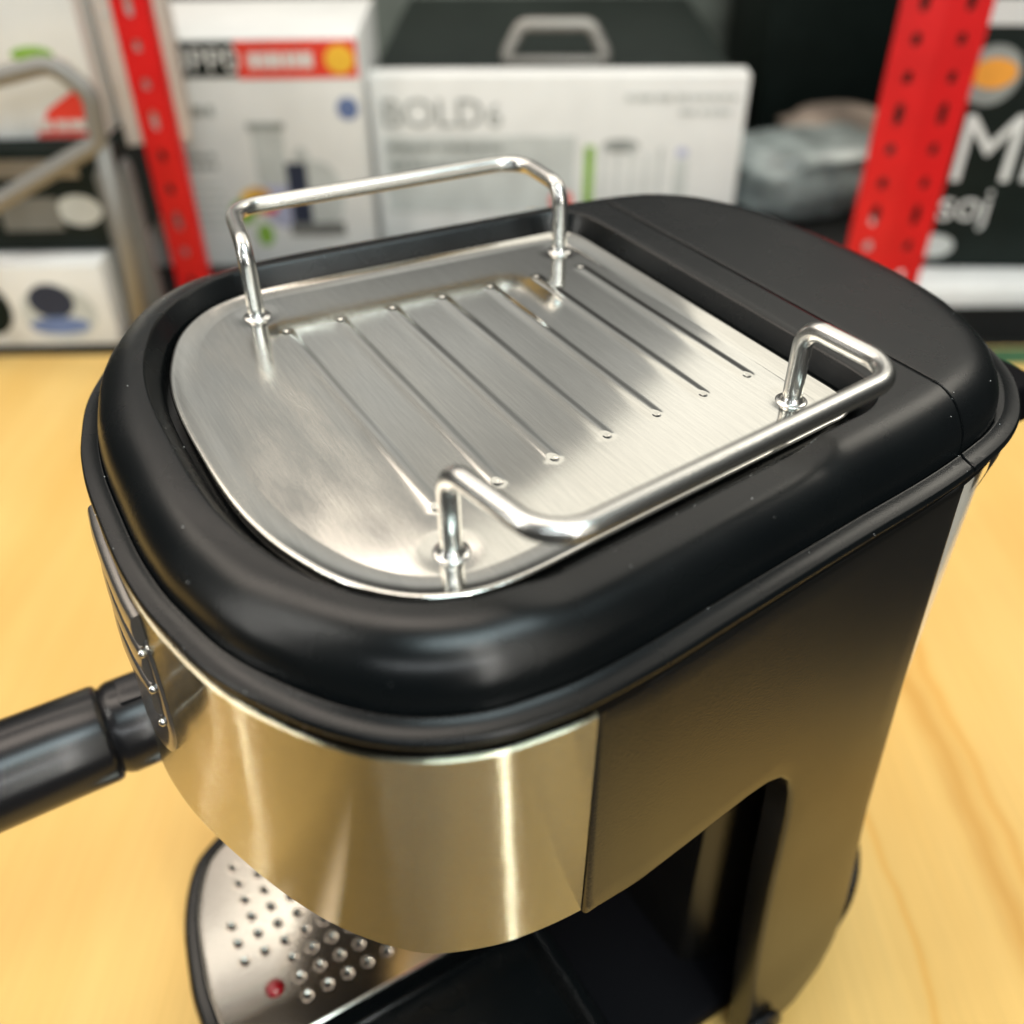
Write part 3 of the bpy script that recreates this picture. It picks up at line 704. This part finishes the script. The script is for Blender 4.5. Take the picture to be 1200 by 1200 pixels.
# BOLD6 carton
B = bthing('kitchen_set_carton', 'long white carton reading BOLD6 in grey letters, right of the food processor carton', 'box', 2.8, 58, -17.0, -.02)
bx(B, -10.9, 11.1, 0, 1.7, 0, 10.6, P_WHITE)
text(B, 'brand_letters', 'BOLD', -10.4, 7.75, 2.3, P_GREYINK, sx_=1.02); text(B, 'brand_letters', '6', -4.1, 7.75, 1.9, P_GREYINK)
pr(B, 'grey_field', -10.3, 1.2, 2.6, 7.2, P_LGREY); bars(B, -10, -3, 6.3, .4, P_GREYINK, 1, y=-.07); bars(B, -10, -3, 5.2, .5, P_GREYINK, 1, y=-.07); bars(B, -10, 0, 4.1, .22, P_LGREY, 4, .5, y=-.07)
bars(B, 4.0, 10.6, 9.2, .32, P_LGREY, 1); bars(B, 7.2, 10.4, 8.4, .28, P_LGREY, 1)
pr(B, 'printed_stalk', 1.75, 2.35, 2.6, 6.6, P_GREEN); disc(B, 'printed_bun', -1.0, 3.2, 1.2, .8, P_GOLD); disc(B, 'printed_tomato', .4, 3.3, .7, .6, P_REDINK, -.06); disc(B, 'printed_corn', -4, 3.2, .7, .3, P_YEL)
for k in range(5): pr(B, 'printed_knife', 2.8 + k * .85, 3.05 + k * .85, 3.4, 6.5 - (k % 2) * .4, P_LGREY)
disc(B, 'printed_arc', 3.9, 6.6, 1.1, .4, P_GREYINK); disc(B, 'printed_dot', 7.6, 6.2, .35, .3, P_LILAC); pr(B, 'printed_blender', 7.2, 8.0, 3.2, 5.8, P_LGREY)
# black case with a pale handle standing behind on it
Cc = bthing('black_handled_case', 'black case with a pale curved carrying handle behind the BOLD6 carton', 'case', 2.6, 60.0, -17.0, -.02)
bx(Cc, -10.6, 10.8, 0, 22, 0, 10.3, P_BLACK)
hp = fillet([(-2.6, 1.6, 10.2), (-2.7, 1.7, 10.9), (-1.8, 2.0, 12.4), (2.3, 2.0, 12.4), (3.2, 1.7, 10.9), (3.1, 1.6, 10.2)], .8, 6)
bmesh_('carry_handle', tube(hp, .42, 10), P_ALU, Cc)
bmesh_('handle_base', rbox(-2.6, 3.1, 1.2, 1.9, 10.3, 10.75, .1), P_ALU, Cc)
bars(Cc, 3.6, 10.4, 9.3, .85, P_WHITE, y=-.05, name='white_letters'); bars(Cc, -10, -3.6, 9.4, .7, P_LGREY, y=-.05, name='pale_letters')
# dark wrapped goods in the gap
G = bthing('wrapped_bale', 'dark green grey bale in plastic wrap behind the two cartons', 'bale', 8, 88, -17.0, .1)
bmesh_('bale', rbox(-30, 14, 0, 16, 0, 19, 1.2), P_DKGREEN, G); 
W = bthing('clear_wrapped_parcel', 'pale parcel in crumpled clear wrap at the right end of the BOLD6 carton', 'parcel', 20.6, 66, -17.0, .35)
def lumpy(sx_, sy_, sz_, amp, seed):
    rnd = random.Random(seed); bm = bmesh.new(); bmesh.ops.create_icosphere(bm, subdivisions=4, radius=1)
    ph = [rnd.uniform(0, 6) for _ in range(6)]
    for v_ in bm.verts:
        p = v_.co.copy(); q = Vector([math.copysign(abs(c) ** .55, c) for c in p]); k = 1 + amp * (math.sin(5 * p.x + ph[0]) * math.sin(4 * p.y + ph[1]) + .6 * math.sin(9 * p.z + ph[2] + 4 * p.x) + .4 * math.sin(14 * p.y + ph[3] + 7 * p.z))
        v_.co = Vector((q.x * sx_ * k, q.y * sy_ * k, (q.z * k + 1) * sz_))
    vs = [tuple(v_.co) for v_ in bm.verts]; fs = [tuple(v_.index for v_ in f.verts) for f in bm.faces]; bm.free(); return vs, fs
bmesh_('wrap', lumpy(6.0, 4.0, 2.3, .05, 3), P_WRAP, W)
T_ = bthing('taupe_sack', 'crumpled taupe sack between the clear parcel and the right red upright', 'sack', 24.5, 72, -17.0, .2)
bmesh_('sack', lumpy(4.5, 3.5, 2.2, .06, 8), P_TAUPE, T_)
D = bthing('tall_black_carton', 'tall black carton standing behind the right red upright', 'box', 24, 74, -17.0, .1)
bx(D, -4.0, 6, 4, 14, 0, 24, P_BLACK)
# black carton with white lettering, right of the upright
E_ = bthing('black_lettered_carton', 'black carton with large white letters and an orange seal, right of the right upright', 'box', 23.2, 52.5, -15.8, -.05)
bx(E_, 0, 14, 0, 10, 0, 17, P_BLACK)
text(E_, 'large_letters', 'Ml', .9, 5.1, 5.2, P_WHITE, sx_=.95); text(E_, 'small_letters', 'soj', 1.0, 2.9, 2.6, P_WHITE, sx_=1.0)
disc(E_, 'orange_seal_ring', 1.9, 10.6, 1.55, 1.5, P_GREYINK); disc(E_, 'orange_seal', 2.0, 10.7, 1.2, .75, P_ORANGE, -.08)
pr(E_, 'white_label', .2, 6, 13.0, 14.2, P_WHITE); bars(E_, .2, 6, 15.0, .8, P_LGREY); disc(E_, 'printed_plate', 1.3, 1.3, 1.2, .7, P_LGREY, -.05)
F_ = bthing('flat_white_carton', 'flat white carton lying under the black lettered carton', 'box', 22.6, 49.6, -17.0, 0)
bx(F_, 0, 15, 0, 11, -.0, 1.15, P_WHITE)
tm = bthing('green_mat', 'narrow dark green mat strip on the far table edge at the right', 'mat', 24, 44.2, -17.3, 0)
bx(tm, 0, 16, -.6, 1.0, 0, .12, P_TURF, 'mat_strip', .03)

# left group
Pk = bthing('picture_carton', 'low carton with a dark blue appliance picture, at the far left table edge', 'box', -27.5, 46.0, -17.0, .02)
bx(Pk, -1, 6.3, 0, 8, 0, 4.6, P_WHITE); disc(Pk, 'printed_appliance', 3.3, 2.6, 1.2, 1.0, P_NAVY); disc(Pk, 'printed_appliance', -.2, 2.2, 1.3, 1.5, P_BLACK); disc(Pk, 'printed_dish', 3.4, 1.2, 1.6, .5, P_BLUE, -.06); disc(Pk, 'printed_shade', 3.5, 1.9, 2.0, 1.6, P_LGREY, -.035)
Bk = bthing('black_appliance', 'black boxy appliance with a white oval badge, under the white carton at left', 'appliance', -25, 47.5, -12.3, .03)
bx(Bk, -5, 5.5, 0, 9, 0, 5.4, P_BLACK, 'housing', .3); disc(Bk, 'badge', 3.0, 2.2, 1.15, .8, P_LGREY, -.32 + .3); pr(Bk, 'trim_strip', -5, 3.5, 3.9, 4.8, P_ALU); pr(Bk, 'lower_panel', -1, 2.0, 1.2, 2.9, P_GREYC)
Wk = bthing('white_red_carton', 'white carton with a red corner patch and an orange dot, at the upper left', 'box', -24, 48.5, -6.8, .02)
bx(Wk, -6, 4.0, 0, 9, 0, 16, P_WHITE)
tri = ([(.6, -.04, 0.1), (4.0, -.04, 0.1), (3.8, -.04, 2.2), (3.2, -.04, 2.4), (1.5, -.04, 1.4)], [(0, 1, 2, 3, 4)]); bmesh_('red_patch', tri, P_REDINK, Wk, smooth=False)
disc(Wk, 'orange_dot', -.4, 5.0, .5, .45, P_ORANGE); disc(Wk, 'printed_leaf', 1.5, 3.9, 1.0, .35, P_GREEN); disc(Wk, 'printed_leaf', 2.3, 3.4, .8, .3, P_REDINK, -.05); bars(Wk, .7, 3.8, .4, .5, P_PINK, y=-.07)
pk = bthing('pinkish_carton', 'tall pinkish carton with faint printed lines, beside the left red upright', 'box', -19.6, 49.8, -7.6, .25)
bx(pk, 0, 3.2, 0, 6, 0, 18, P_PINK); bars(pk, .3, 2.9, 12, .12, P_LGREY, 9, .75)
gc = bthing('grey_canister', 'tall grey canister standing left of the left red upright', 'canister', -20.3, 48.6, -17.0, 0)
bmesh_('canister_body', lathe([(.001, 0), (1.05, 0), (1.1, .2), (1.1, 8.6), (1.0, 9.0), (.6, 9.3), (.001, 9.35)], 28), P_GREYC, gc, autos=50)
ch = bthing('chrome_stand', 'grey metal tube stand with a looped rail in front of the left cartons', 'stand', -19, 44.4, -17.3, 0)
q = fillet([(-9, 0, 13.2), (-.8, 0, 15.0), (.5, 0, 13.7), (.3, 0, 11.6), (-9, 0, 7.0)], [1.3, 1.0, .5], 8)
bmesh_('looped_rail', tube(densify(q, .8), .42, 12), P_BRUSH, ch)
bmesh_('stand_leg', tube([(.3, .1, 11.6), (.1, .3, 6), (-.5, .5, .1)], .40, 10), P_BRUSH, ch)
bmesh_('stand_leg', tube([(-9, 0, 13.2), (-9, .5, .1)], .36, 10), P_BRUSH, ch)
